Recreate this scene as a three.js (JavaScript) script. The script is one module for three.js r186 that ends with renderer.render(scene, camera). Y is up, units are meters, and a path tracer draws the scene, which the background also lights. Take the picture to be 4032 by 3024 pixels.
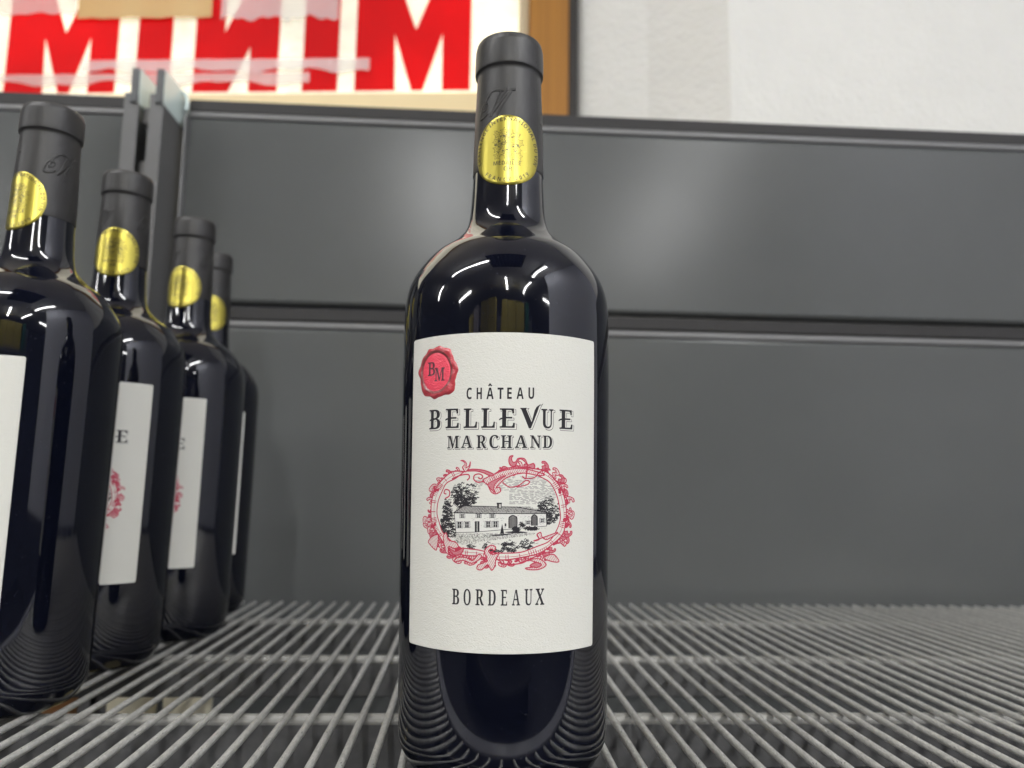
import * as THREE from 'three';
import { mergeGeometries } from 'three/addons/utils/BufferGeometryUtils.js';
import { RoundedBoxGeometry } from 'three/addons/geometries/RoundedBoxGeometry.js';
import { RectAreaLightUniformsLib } from 'three/addons/lights/RectAreaLightUniformsLib.js';
RectAreaLightUniformsLib.init();

// ------------------------------------------------------------------ camera, ambient light, exposure
const scene = new THREE.Scene();
const camera = new THREE.PerspectiveCamera(52.94, 4 / 3, 0.01, 60);
camera.position.set(-0.014, 0.0973, 0.2887);
camera.rotation.set(0.1285, -0.0556, 0.0151, 'YXZ');
camera.focus = 0.256;
camera.userData.fStop = 11;
const renderer = new THREE.WebGLRenderer({ antialias: true });
renderer.toneMapping = THREE.LinearToneMapping;
renderer.toneMappingExposure = 0.82;
renderer.shadowMap.enabled = true;
scene.background = new THREE.Color().setRGB(0.085, 0.09, 0.12);       // the rest of the shop, as dim even light

// ------------------------------------------------------------------ helpers
let seed = 7;
const rnd = () => { seed = (seed * 1664525 + 1013904223) >>> 0; return seed / 4294967296; };
const rr = (a, b) => a + (b - a) * rnd();
const lerp = THREE.MathUtils.lerp, clamp = THREE.MathUtils.clamp, smooth = THREE.MathUtils.smoothstep;
const lin = (r, g, b) => new THREE.Color().setRGB(r, g, b);
const used = {};
function numbered(name) { const n = used[name] ?? 0; used[name] = n + 1; return n ? name + '_' + String(n).padStart(3, '0') : name; }
function tag(o, label, category, group, kind) {
  if (label) o.userData.label = label;
  if (category) o.userData.category = category;
  if (group) o.userData.group = group;
  if (kind) o.userData.kind = kind;
  return o;
}
function mesh(name, geo, mat, parent = scene) {
  const m = new THREE.Mesh(geo, mat);
  m.name = parent === scene ? numbered(name) : name; m.castShadow = m.receiveShadow = true; parent.add(m);
  return m;
}
function thing(name, label, category, pos = [0, 0, 0], group) {
  const g = new THREE.Group(); g.name = numbered(name); g.position.set(...pos); scene.add(g);
  return tag(g, label, category, group);
}
const flat = (gs) => mergeGeometries(gs.map((g) => { const h = g.index ? g.toNonIndexed() : g; for (const k of Object.keys(h.attributes)) if (!['position', 'normal', 'uv'].includes(k)) h.deleteAttribute(k); return h; }));
function box(w, h, d, x = 0, y = 0, z = 0, r = 0) {
  const g = r ? new RoundedBoxGeometry(w, h, d, 3, r) : new THREE.BoxGeometry(w, h, d);
  return g.translate(x, y, z);
}
function canvas(w, h, draw) {
  const c = document.createElement('canvas'); c.width = w; c.height = h; draw(c.getContext('2d'), w, h); return c;
}
function ctex(c, srgb = true) {
  const t = new THREE.CanvasTexture(c); if (srgb) t.colorSpace = THREE.SRGBColorSpace;
  t.wrapS = t.wrapT = THREE.RepeatWrapping; t.anisotropy = 8; return t;
}
// seeded value noise, tiling
function noiseGrid(n, s) { const save = seed; seed = s; const a = Float32Array.from({ length: n * n }, rnd); seed = save; return (x, y) => {
  const x0 = Math.floor(x), y0 = Math.floor(y), fx = x - x0, fy = y - y0, u = fx * fx * (3 - 2 * fx), v = fy * fy * (3 - 2 * fy), at = (i, j) => a[((j % n + n) % n) * n + ((i % n + n) % n)];
  return lerp(lerp(at(x0, y0), at(x0 + 1, y0), u), lerp(at(x0, y0 + 1), at(x0 + 1, y0 + 1), u), v); }; }
function noiseTex(size, layers, lo, hi, srgb = false, tint = [1, 1, 1]) {
  const grids = layers.map(([nx, ny, w, s]) => [noiseGrid(Math.max(nx, ny), s), nx, ny, w]), d = new Uint8Array(size * size * 4), total = layers.reduce((a, l) => a + l[2], 0);
  for (let y = 0; y < size; y++) for (let x = 0; x < size; x++) {
    let v = 0; for (const [g, nx, ny, w] of grids) v += w * g(x / size * nx, y / size * ny);
    v = lerp(lo, hi, v / total);
    const o = (y * size + x) * 4; for (let c = 0; c < 3; c++) d[o + c] = clamp(v * tint[c] * 255, 0, 255); d[o + 3] = 255;
  }
  const t = new THREE.DataTexture(d, size, size); t.magFilter = THREE.LinearFilter; t.wrapS = t.wrapT = THREE.RepeatWrapping; if (srgb) t.colorSpace = THREE.SRGBColorSpace; t.needsUpdate = true; return t;
}
const rep = (t, x, y) => { const c = t.clone(); c.repeat.set(x, y); c.needsUpdate = true; return c; };
const std = (o) => new THREE.MeshStandardMaterial(o), phys = (o) => new THREE.MeshPhysicalMaterial(o);

// ------------------------------------------------------------------ the setting: walls, ceiling, floor
const plasterBump = noiseTex(512, [[16, 16, 1, 3], [48, 48, 1.2, 4], [120, 120, 1, 5], [256, 256, .6, 6]], 0, 1);
const plasterTint = noiseTex(256, [[4, 4, 1, 8], [16, 16, .6, 9], [64, 64, .3, 10]], .885, .92, true, [1, .995, .975]);
const plaster = std({ color: lin(.97, .97, .96), map: rep(plasterTint, 2, 2), roughness: .85, bumpMap: rep(plasterBump, 5, 5), bumpScale: .0012 });
{
  const s = new THREE.Shape([[.3095, .62], [1.30, .62], [1.30, .95], [.1336, .95], [.1336, .752], [.2223, .700]].map(([x, z]) => new THREE.Vector2(x, z)));
  const g = new THREE.ExtrudeGeometry(s, { depth: 2.62, bevelEnabled: false }).rotateX(-Math.PI / 2).translate(0, -1.1, 0);
  tag(mesh('wall', g, plaster), null, null, null, 'structure');
  tag(mesh('side_wall', box(.1, 1.57, 1.9, 1.25, .735, -.0), std({ color: lin(.86, .88, .98), roughness: .8 })), null, null, null, 'structure').position.z = .332;
  tag(mesh('ceiling', box(11, .06, 7.5, -.4, 1.53, 2.0), std({ color: lin(.80, .785, .765), roughness: .9 })), null, null, null, 'structure');
  tag(mesh('floor', box(11, .06, 7.5, -.4, -1.13, 2.0), std({ color: lin(.12, .12, .14), roughness: .5 })), null, null, null, 'structure');
}

// ------------------------------------------------------------------ ceiling lamps (outside the frame; they light the bottle and show in the glass)
const tubeGlow = std({ color: lin(.9, .9, .9), emissive: lin(1, 1, .995), emissiveIntensity: 60 });
const lampWhite = std({ color: lin(.8, .8, .8), roughness: .5 });
function ceilingLamp(x, z, L, along, power, label) {
  const t = thing('ceiling_lamp', label, 'ceiling lamp', [x, 1.5, z], 'fluorescent tubes on the ceiling');
  t.rotation.y = along === 'z' ? Math.PI / 2 : 0;
  mesh('housing', box(L + .06, .05, .12, 0, -.025, 0, .008), lampWhite, t);
  mesh('tube', new THREE.CapsuleGeometry(.020, L, 6, 16).rotateZ(Math.PI / 2).translate(0, -.074, 0), tubeGlow, t);
  const l = new THREE.RectAreaLight(lin(1, 1, .995), power, L, .07);
  l.position.set(0, -.099, 0); l.rotation.x = -Math.PI / 2; t.add(l);
}
ceilingLamp(-1.07, .53, 1.3, 'x', 38, 'white ceiling tube lamp to the left above the bottle row');
ceilingLamp(-3.5, .50, 1.5, 'x', 70, 'white ceiling tube lamp at the far left end of the aisle');
ceilingLamp(-.15, 2.5, 1.5, 'z', 130, 'white ceiling tube lamp running away straight behind the camera');
ceilingLamp(.92, 2.75, 1.4, 'z', 105, 'white ceiling tube lamp behind the camera to the right');
ceilingLamp(-3.1, 2.6, 1.4, 'x', 105, 'white ceiling tube lamp behind the camera to the left');
ceilingLamp(3.2, 3.3, 1.5, 'x', 105, 'white ceiling tube lamp at the far right of the shop');
ceilingLamp(.80, 1.0, 1.0, 'z', 66, 'added ceiling tube lamp that brightens the side wall and the right end of the shelf');  // extra lamp, added to brighten the side wall and nearby shelf
{
  const v = thing('ceiling_vent', 'dark square ceiling vent with parallel slats', 'vent', [-.06, 1.49, .63]);
  const dark = std({ color: lin(.02, .02, .022), roughness: .5 });
  mesh('frame', box(.74, .012, .74, 0, 0, 0), dark, v);
  for (let i = 0; i < 9; i++) mesh('slat', box(.02, .03, .7, -.32 + i * .08, -.021, 0), std({ color: lin(.06, .06, .065), roughness: .4 }), v);
}

// ------------------------------------------------------------------ window with red letters behind the shelving
{
  const W = thing('shop_window', 'bright cream shop window with mirrored red letters and a brown wooden frame', 'window', [.0975, .0, -.75]);
  W.rotation.y = -Math.atan(.1);
  const wood = std({ map: noiseTex(256, [[40, 4, 1, 21], [90, 8, .7, 22], [8, 2, .8, 23]], .46, .68, true, [1.05, .69, .10]), roughness: .6 });
  const gx = -.0527, y0 = .40, y1 = 1.42;
  const fr = mesh('window_frame', flat([box(.0572, y1 - y0 + .12, .07, -.0079, (y0 + y1) / 2, -.012, .004), box(1.3, .06, .06, -.69, y0 - .031, -.015, .004), box(1.3, .06, .06, -.69, y1 + .031, -.015, .004)]), wood, W);
  mesh('gasket', box(.0128, y1 - y0 + .12, .05, .0274, (y0 + y1) / 2, -.014), std({ color: lin(.02, .018, .016), roughness: .6 }), fr);
  mesh('bevel', box(.0155, y1 - y0, .03, -.0444, (y0 + y1) / 2, -.022, .004), std({ color: lin(.72, .62, .42), roughness: .5 }), fr);
  // frosted pane, lit from behind
  const frost = noiseTex(512, [[5, 5, 1, 31], [14, 14, .7, 32], [50, 30, .5, 33], [120, 120, .35, 34]], .58, 1.2, false, [1, .955, .82]);
  frost.colorSpace = THREE.SRGBColorSpace;
  const glow = std({ color: lin(.3, .29, .27), roughness: .35, emissive: lin(1.0, 1.0, 1.0), emissiveMap: frost, emissiveIntensity: 1.5 });
  mesh('window_pane', box(1.28, y1 - y0, .006, -.692, (y0 + y1) / 2, -.03), glow, W);
  const back = new THREE.RectAreaLight(lin(1, .95, .82), .75, 1.2, .8);
  back.position.set(-.69, .9, .03); back.rotation.y = Math.PI; W.add(back);
  mesh('pane_edge_glow', box(1.28, .05, .012, -.692, .638, -.018, .003), std({ color: lin(.85, .68, .38), roughness: .5 }), W);  // glow along the pane's lower edge, painted as a peach strip
  // letters stuck on the pane, seen from inside
  const red = phys({ color: lin(.82, .026, .036), roughness: 1, transmission: .8, thickness: 0, specularIntensity: .3 });
  const b = .673;
  const M = [[0, 0], [57, 0], [54.5, 88], [80, 0], [96, 0], [122, 88], [123, 0], [162, 0], [162, 190], [119, 190], [84.5, 94], [52, 190], [0, 190]];
  const I = [[0, 0], [50, 0], [50, 190], [0, 190]];
  const N = [[0, 0], [51, 0], [80, 71], [80, 0], [121, 0], [121, 190], [83, 190], [42, 92], [42, 190], [0, 190]];
  for (const [p, x] of [[M, -.2965], [I, -.3757], [N, -.5425], [I, -.6318], [M, -.8350]]) {
    const g = new THREE.ExtrudeGeometry(new THREE.Shape(p.map(([u, v]) => new THREE.Vector2(u / 938, v / 975))), { depth: .0008, bevelEnabled: false }).translate(x, b, -.0262);
    mesh('letter', g, red, W);
  }
  // translucent pale and tan strips across the pane
  const paleStrip = std({ color: lin(.80, .76, .74), roughness: .3, transparent: true, opacity: .34, side: THREE.DoubleSide });
  const paleStrip2 = std({ color: lin(.80, .70, .66), roughness: .3, transparent: true, opacity: .33, side: THREE.DoubleSide });
  const tanStrip = std({ color: lin(.66, .42, .15), roughness: .35, transparent: true, opacity: .8 });
  const strip = (name, m, x0, x1, ya, yb, z, wob) => {
    const n = 40, top = [], bot = [];
    for (let i = 0; i <= n; i++) { const x = lerp(x0, x1, i / n); top.push([x, yb + wob * .2 * (rnd() - .5)]); bot.push([x, ya + wob * (Math.sin(i * 1.1 + x0 * 40) * .6 + Math.sin(i * .47) * .8 + rnd() * .4)]); }
    const g = new THREE.ExtrudeGeometry(new THREE.Shape([...top, ...bot.reverse()].map(([x, y]) => new THREE.Vector2(x, y))), { depth: .0005, bevelEnabled: false }).translate(-.0139, .009, z);
    return mesh(name, g, m, W);
  };
  strip('pale_strip', paleStrip, -.70, -.26, .694, .7135, -.0215, .004);
  strip('pale_strip', paleStrip2, -.86, -.35, .676, .6925, -.0235, .004);
  strip('pale_strip', paleStrip, -.49, -.31, .778, .83, -.0215, .004);
  strip('pale_strip', paleStrip2, -.95, -.715, .79, .84, -.0215, .002);
  strip('tan_strip', tanStrip, -.712, -.5035, .7805, .835, -.0195, .0008);
}

// ------------------------------------------------------------------ dark metal shelving unit behind the wire shelf
const scuffs = noiseTex(512, [[6, 6, 1, 41], [20, 20, .8, 42], [90, 60, .25, 43]], .92, 1.0);
const panelMat = phys({ color: lin(.086, .090, .089), map: rep(scuffs, 1, 1), roughness: .235, specularIntensity: .38 });
const postMat = std({ color: lin(.10, .10, .10), roughness: .4, metalness: .2 });
{
  const U = thing('shelving_unit', 'dark grey metal shelving back with smooth panels and a slotted upright', 'shelving unit', [0, 0, -.42]);
  // one back panel: a smooth face whose top edge is set back behind the panel above it
  function panel(x0, x1, yBottom, yTop) {
    const t = yTop, prof = [[0, yBottom + .004], [0, t - .0228], [-.0004, t - .0215], [-.0013, t - .0200], [-.0030, t - .0180], [-.0050, t - .0160], [-.0068, t - .0142], [-.0075, t - .0130], [-.0082, t - .0122], [-.0082, t], [-.016, t], [-.016, yBottom], [-.008, yBottom - .001], [-.003, yBottom + .0005], [-.001, yBottom + .002]];
    const s = new THREE.Shape(prof.map(([z, y]) => new THREE.Vector2(z, y)));
    const g = new THREE.ExtrudeGeometry(s, { depth: x1 - x0, bevelEnabled: false });
    g.rotateY(Math.PI / 2);                        // shape x -> -z ... extrude -> x
    g.scale(1, 1, -1);                             // put the face towards the room
    const idx = []; const n = g.attributes.position.count; for (let i = 0; i < n; i += 3) idx.push(i, i + 2, i + 1); g.setIndex(idx);
    const q = g.toNonIndexed(); q.computeVertexNormals(); q.translate(x0, 0, 0);
    const p = q.attributes.position, uv = q.attributes.uv; for (let i = 0; i < p.count; i++) uv.setXY(i, p.getX(i) * 2, p.getY(i) * 2);
    return q;
  }
  for (const [a, b] of [[-1.15, -.318], [-.287, .95]]) {
    mesh('back_panel', panel(a, b, .2585, .4565), panelMat, U);
    mesh('back_panel', panel(a, b, -.1450, .2560), panelMat, U);
    mesh('back_panel', panel(a, b, -.5450, -.1475), panelMat, U);
  }
  // shade in the set-back groove of each panel top, painted as a black strip
  for (const [a, b] of [[-1.15, -.318], [-.287, .95]]) for (const t of [.4565, .2560]) mesh('groove_shade', box(b - a - .001, .0116, .004, (a + b) / 2, t - .0056, -.0058, .0006), std({ color: lin(.016, .015, .015), roughness: .7 }), U);
  for (const [a, b] of [[-1.15, -.318], [-.287, .95]]) for (const t of [.4565, .2560]) mesh('edge_highlight', box(b - a - .001, .0070, .0060, (a + b) / 2, t - .0172, -.0012, .0028), std({ color: lin(.15, .15, .15), roughness: .5, metalness: .25 }), U);  // highlight along the rounded panel edge, painted as a lighter strip
  // upright: a channel with two front lips and cross pieces between its slots
  const lip = (x, w) => box(w, 1.5, .0025, x, -.315, .0465, .0008);
  const up = mesh('upright', flat([lip(-.3170, .0128), lip(-.2955, .0122), box(.0022, 1.5, .056, -.3222, -.315, .0190), box(.0022, 1.5, .056, -.2905, -.315, .0190), box(.031, 1.5, .002, -.3063, -.315, -.008)]), postMat, U);
  for (let i = 0; i < 12; i++) mesh('cross_piece', box(.0086, .017, .016, -.3062, .417 - i * .05, .033, .003), postMat, up);
  mesh('edge_lip', box(.0022, 1.5, .010, -.2842, -.315, .0058, .0008), std({ color: lin(.17, .17, .17), roughness: .35, metalness: .4 }), up);
  // two thin steel plates pushed in at its head, one hooked over the panel
  const steel = std({ color: lin(.60, .70, .68), roughness: .3, metalness: .15 }), darkReflection = std({ color: lin(.055, .058, .06), roughness: .45 });
  const plate = (x) => new THREE.ExtrudeGeometry(new THREE.Shape([[0, .425], [.001, .4568], [-.010, .4575], [-.052, .4595], [-.062, .455], [-.062, .425]].map(([z, y]) => new THREE.Vector2(-z, y))), { depth: .0024, bevelEnabled: false }).rotateY(Math.PI / 2).translate(x + .003, 0, .0475);
  mesh('steel_plate', plate(-.3158), steel, U);
  mesh('steel_plate', plate(-.2945), steel, U);
  for (const x of [-.3145, -.2930]) mesh('plate_reflection', box(.0062, .032, .003, x, .4412, .0485, .0006), darkReflection, U);  // dark reflection on the plate fronts, put into the colour of thin boxes
  const hook = new THREE.TubeGeometry(new THREE.CatmullRomCurve3([[-.2905, .4570, .006], [-.2870, .4560, .008], [-.2845, .4515, .009], [-.2838, .446, .009], [-.2842, .4395, .009]].map((v) => new THREE.Vector3(...v))), 24, .0017, 8);
  mesh('hook', hook, steel, U);
  mesh('shelf_board', box(2.1, .02, .62, -.1, -.335, .31, .003), std({ color: lin(.012, .012, .013), roughness: .7 }), U);
}

// ------------------------------------------------------------------ wire shelf
const wireTint = noiseTex(256, [[8, 60, 1, 51], [16, 128, 1, 52], [64, 256, 1, 53]], .74, 1.0, true, [1, .995, .98]);
const wireRough = noiseTex(256, [[8, 40, 1, 54], [32, 200, 1, 55]], .24, .46);
const wireBump = noiseTex(256, [[32, 200, 1, 56], [64, 256, 1, 57]], 0, 1);
{
  const S = thing('wire_shelf', 'galvanised steel wire shelf of parallel rods on flat crossbars', 'wire shelf', [0, 0, 0]);
  const mats = [0, 1, 2].map((k) => { const tm = rep(wireTint, 1, 3); tm.offset.set(k * .31, k * .27); return std({ color: lin(.90 + k * .04, .90 + k * .04, .885 + k * .04), map: tm, roughness: 1, roughnessMap: rep(wireRough, 1, 3), metalness: .62, bumpMap: rep(wireBump, 1, 3), bumpScale: .00008 }); });
  const L = .4313, geos = [0, 1, 2].map((k) => {
    const g = new THREE.CylinderGeometry(.00142, .00142, L - .0018, 12, 1, true).rotateX(Math.PI / 2);
    const cap = new THREE.SphereGeometry(.00142, 12, 4, 0, Math.PI * 2, 0, Math.PI / 2).rotateX(-Math.PI / 2).translate(0, 0, -(L - .0018) / 2);
    return flat([g, cap]).translate(0, 0, -.3653 + L / 2);
  });
  for (let i = -36; i <= 66; i++) {
    const m = mesh('wire', geos[0], mats[(i * 7 + 300) % 3], S);
    m.position.set(-.1832 + .0106 * i + rr(-.00025, .00025), -.00142 + rr(-.00018, 0), rr(-.0008, .0008));
    m.rotation.y = rr(-.0006, .0006); m.rotation.z = rr(0, 6.28);
  }
  const barMat = std({ color: lin(.115, .115, .115), map: rep(noiseTex(256, [[60, 4, 1, 61], [120, 10, .6, 62], [12, 12, .7, 63], [128, 128, .5, 64]], .72, 1, true), 6, 1), roughness: .5, metalness: .3 });  // bar faces: their shade is put into this darker colour
  const barTopLit = std({ color: lin(.33, .33, .32), map: rep(wireTint, 4, 1), roughness: .55, metalness: .25 });  // bar tops: the light they catch is put into this lighter colour
  mesh('front_rail', box(1.12, .038, .0145, .157, -.0195, .0752, .002), std({ color: lin(.50, .50, .56), roughness: .4 }), S);
  for (const z of [.0500, -.0655, -.1800, -.2990]) {
    const b = mesh('crossbar', box(1.12, .0215, .0056, .157, -.0150, z, .0012), barMat, S);
    mesh('lit_top_edge', new THREE.CylinderGeometry(.0030, .0030, 1.12, 16).rotateZ(Math.PI / 2).translate(.157, -.0058, z), barTopLit, b);
  }
}

// ------------------------------------------------------------------ small bottles on the board below, seen through the wires
{
  const proto = (() => {
    const t = thing('small_bottle', '', 'small bottle', [0, 0, 0], 'small bottles on the board below the wire shelf');
    mesh('bottle_body', new THREE.LatheGeometry([[0, 0], [.016, 0], [.0175, .002], [.0175, .19], [.0165, .21], [.012, .235], [.0125, .262], [0, .262]].map(([a, b]) => new THREE.Vector2(a, b)), 40), phys({ color: lin(.02, .022, .016), roughness: .12, clearcoat: 1 }), t);
    mesh('cap', new THREE.LatheGeometry([[.0142, .258], [.0148, .2585], [.0156, .272], [.0158, .2795], [.0148, .2825], [.0128, .2838], [0, .2838]].map(([a, b]) => new THREE.Vector2(a, b)), 40), std({ color: lin(.86, .80, .60), roughness: .35 }), t);
    return t;
  })();
  const orange = std({ color: lin(.42, .20, .08), roughness: .4 }), yellow = std({ color: lin(.70, .60, .30), roughness: .4 });
  const list = [[-.2352, -.266, 0, 'small bottle with a cream cap under the wires, beside the second wine bottle'], [-.1985, -.266, 0, 'small bottle with a cream cap under the wires, right of its twin'],
    [-.2885, -.268, 1, 'small bottle with an orange cap under the wires below the nearest wine bottle'], [-.2110, -.136, 2, 'small bottle with a yellowish cap at the lower left edge of the photo'], [-.1755, -.136, 2, 'small bottle with a yellowish cap, the one closer to the central bottle']];
  list.forEach(([x, z, c, label], i) => {
    let o = proto;
    if (i) { o = proto.clone(); o.name = numbered('small_bottle'); scene.add(o); }
    o.position.set(x, -.3248, z); o.userData.label = label;
    if (c) o.children[1].material = c === 1 ? orange : yellow;
  });
}

// ------------------------------------------------------------------ print of the wine label. Photo positions (x, y) are turned to millimetres on the curved label, so that letters stand where they stand
const terms = (x, y) => { const u = (x - 1975) / 400, v = (y - 1930) / 600; return [1, u, v, u * u, u * v, v * v, u ** 3, u * u * v, u * v * v, v ** 3, u ** 5, u ** 4, u ** 3 * v, u ** 7]; };
const dot = (a, b) => a.reduce((s, k, i) => s + k * b[i], 0);
const labS = [.4839, 32.49, .5195, -.2842, -.2396, -.0129, 6.002, .5748, .1534, .0052, 1.068, -1.155, -.3881, 4.356];
const labY = [95.14, .5039, -48.55, -.1451, .1209, 1.159, .0273, -3.46, -.1313, -.0543, -.0518, .0927, .0808, .0189];
const LW = 72.4, LY0 = 44.0, LY1 = 146.7, PX = 19.9;
const toMM = (x, y) => { const t = terms(x, y); return [dot(labS, t), dot(labY, t)]; };
const toPx = (x, y) => { const [s, h] = toMM(x, y); return [(s + LW / 2) * PX, (LY1 - h) * PX]; };
const Z3 = (x, y) => toPx(1500 + x * .4521, 1250 + y * .4521), Z4 = (x, y) => toPx(1500 + x * .4521, 1750 + y * .4521);
const CW = Math.round(LW * PX), CH = Math.round((LY1 - LY0) * PX);
const INK = '#1d1a20', RED = '#c22f4c';

function letter(g, ch, font, x0, x1, yTop, yBase, fill, stroke, lw) {       // one letter, stretched to fill a box
  g.font = `100px ${font}`; g.font = font.replace('SIZE', '100px');
  const m = g.measureText(ch), w = m.actualBoundingBoxLeft + m.actualBoundingBoxRight, h = m.actualBoundingBoxAscent + m.actualBoundingBoxDescent;
  g.save(); g.translate(x0, yTop); g.scale((x1 - x0) / w, (yBase - yTop) / h);
  if (stroke) { g.lineWidth = lw / ((x1 - x0) / w); g.strokeStyle = stroke; g.lineJoin = 'round'; g.strokeText(ch, m.actualBoundingBoxLeft, m.actualBoundingBoxAscent); }
  if (fill) { g.fillStyle = fill; g.fillText(ch, m.actualBoundingBoxLeft, m.actualBoundingBoxAscent); }
  g.restore();
}
function word(g, letters, Z, font, shadow) {
  for (const [ch, x0, x1, yt, yb] of letters) {
    const [a, t] = Z(x0, yt), [b] = Z(x1, yt), [, base] = Z((x0 + x1) / 2, yb);
    if (shadow) { letter(g, ch, font, a + shadow, b + shadow * 1.15, t + shadow, base + shadow, null, INK, 5.2); letter(g, ch, font, a + shadow, b + shadow * 1.15, t + shadow, base + shadow, PAPER, null, 0); letter(g, ch, font, a, b, t, base, PAPER, PAPER, 6.5); }
    letter(g, ch, font, a, b, t, base, INK, null, 0);
  }
}
const PAPER = '#ebe8dc';
function pathOf(g, pts, Z, close) {                       // smooth curve through points
  const p = pts.map(([x, y]) => Z(x, y)), n = p.length, at = (i) => (close ? p[(i + n) % n] : p[clamp(i, 0, n - 1)]);
  g.beginPath(); g.moveTo(...p[0]);
  for (let i = 0; i < (close ? n : n - 1); i++) {
    const a = at(i - 1), b = at(i), c = at(i + 1), d = at(i + 2);
    g.bezierCurveTo(b[0] + (c[0] - a[0]) / 6, b[1] + (c[1] - a[1]) / 6, c[0] - (d[0] - b[0]) / 6, c[1] - (d[1] - b[1]) / 6, c[0], c[1]);
  }
  if (close) g.closePath();
}
function drawLabel(g) {
  g.fillStyle = PAPER; g.fillRect(0, 0, CW, CH);
  seed = 99;
  for (let i = 0; i < 2600; i++) { g.fillStyle = rnd() < .5 ? 'rgba(255,255,255,.10)' : 'rgba(190,182,160,.07)'; g.fillRect(rr(0, CW), rr(0, CH), rr(3, 40), rr(1, 4)); }
  const SANS = 'bold SIZE sans-serif', SERIF = 'bold SIZE serif';
  word(g, [['C', 748, 795, 611, 712], ['H', 836, 882, 611, 712], ['A', 922, 985, 611, 711], ['T', 1018, 1070, 611, 711], ['E', 1102, 1143, 611, 711], ['A', 1184, 1246, 611, 711], ['U', 1286, 1337, 612, 713]], Z3, SANS);
  { const a = Z3(940, 598), b = Z3(952, 581), c = Z3(966, 598); g.strokeStyle = INK; g.lineWidth = 9; g.lineJoin = 'miter'; g.beginPath(); g.moveTo(...a); g.lineTo(...b); g.lineTo(...c); g.stroke(); }
  word(g, [['B', 425, 522, 805, 972], ['E', 566, 684, 798, 964], ['L', 722, 842, 793, 962], ['L', 876, 998, 790, 962], ['E', 1036, 1172, 790, 962], ['U', 1398, 1506, 798, 970], ['E', 1556, 1672, 806, 978]], Z3, SERIF, 9);
  // the V's long arm, the flicks on the bars
  const vArm = [[1212, 790], [1276, 790], [1266, 800], [1314, 915], [1340, 815], [1356, 784], [1394, 756], [1378, 786], [1366, 822], [1308, 968], [1290, 968], [1226, 806]];
  for (const [d, f, w] of [[9, PAPER, 4], [0, INK, 0]]) { g.beginPath(); vArm.forEach(([x, y]) => { const q = Z3(x, y); g.lineTo(q[0] + d, q[1] + d * .6); }); g.closePath(); if (w) { g.strokeStyle = INK; g.lineWidth = 5; g.stroke(); } else { g.strokeStyle = PAPER; g.lineWidth = 6; g.stroke(); } g.fillStyle = f; g.fill(); }
  g.fillStyle = INK;
  for (const [x, y, s] of [[440, 886, 1], [576, 880, 1], [1044, 878, 1], [1562, 890, 1]]) { pathOf(g, [[x - 14, y + 18], [x - 6, y + 2], [x + 18, y - 4], [x + 30, y + 8], [x + 8, y + 10]], Z3, true); g.fill(); }
  word(g, [['M', 580, 684, 1032, 1140], ['A', 700, 800, 1028, 1136], ['R', 834, 922, 1026, 1140], ['C', 946, 1024, 1024, 1142], ['H', 1046, 1146, 1026, 1140], ['A', 1168, 1278, 1026, 1138], ['N', 1300, 1398, 1030, 1140], ['D', 1410, 1494, 1032, 1142]], Z3, SERIF, 6);
  word(g, [['B', 622, 685, 1252, 1392], ['O', 722, 786, 1256, 1402], ['R', 826, 900, 1262, 1404], ['D', 934, 1004, 1266, 1406], ['E', 1046, 1104, 1268, 1407], ['A', 1144, 1216, 1266, 1406], ['U', 1252, 1322, 1262, 1406], ['X', 1346, 1426, 1258, 1400]], Z4, SERIF);
  drawHouse(g); drawScrolls(g);
}
function line(g, pts, w, col = INK, Z = Z4) { g.strokeStyle = col; g.lineWidth = w; g.beginPath(); pts.forEach(([x, y], i) => (i ? g.lineTo(...Z(x, y)) : g.moveTo(...Z(x, y)))); g.stroke(); }
function poly(g, pts, fill, w = 0, col = INK) { g.beginPath(); pts.forEach(([x, y], i) => (i ? g.lineTo(...Z4(x, y)) : g.moveTo(...Z4(x, y)))); g.closePath(); if (fill) { g.fillStyle = fill; g.fill(); } if (w) { g.strokeStyle = col; g.lineWidth = w; g.stroke(); } }
const RING = [[745, 230], [640, 262], [555, 318], [505, 395], [470, 490], [462, 600], [478, 690], [520, 775], [585, 860], [650, 915], [740, 940], [850, 950], [960, 975], [1090, 982], [1230, 966], [1370, 925], [1480, 862], [1560, 770], [1590, 660], [1588, 550], [1560, 430], [1500, 325], [1420, 262], [1300, 228], [1160, 228], [1040, 252], [930, 300]];
function inRing(x, y) { let c = false; for (let i = 0, j = RING.length - 1; i < RING.length; j = i++) { const [a, b] = RING[i], [d, e] = RING[j]; if ((b > y) !== (e > y) && x < (d - a) * (y - b) / (e - b) + a) c = !c; } return c; }
function foliage(g, cx, cy, rx, ry, n, conifer) {
  for (let i = 0; i < n; i++) {
    const a = rr(0, 6.283), q = Math.sqrt(rnd()), v = conifer ? rnd() : 0, y = conifer ? cy - ry + 2 * ry * v : cy + ry * q * Math.sin(a), x = conifer ? cx + rx * (rnd() * 2 - 1) * (.25 + .75 * v) : cx + rx * q * Math.cos(a);
    const lit = (x - cx) / rx * -.6 + (y - cy) / ry * .7 + rr(-.9, .9);
    if (lit < -.1) continue;
    const s = rr(9, 20);
    pathOf(g, [[x - s, y + s * .4], [x - s * .3, y - s * .4], [x + s * .2, y + s * .2], [x + s, y - s * .1]], Z4); g.strokeStyle = INK; g.lineWidth = rr(2.5, 6); g.stroke();
  }
}
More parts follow.
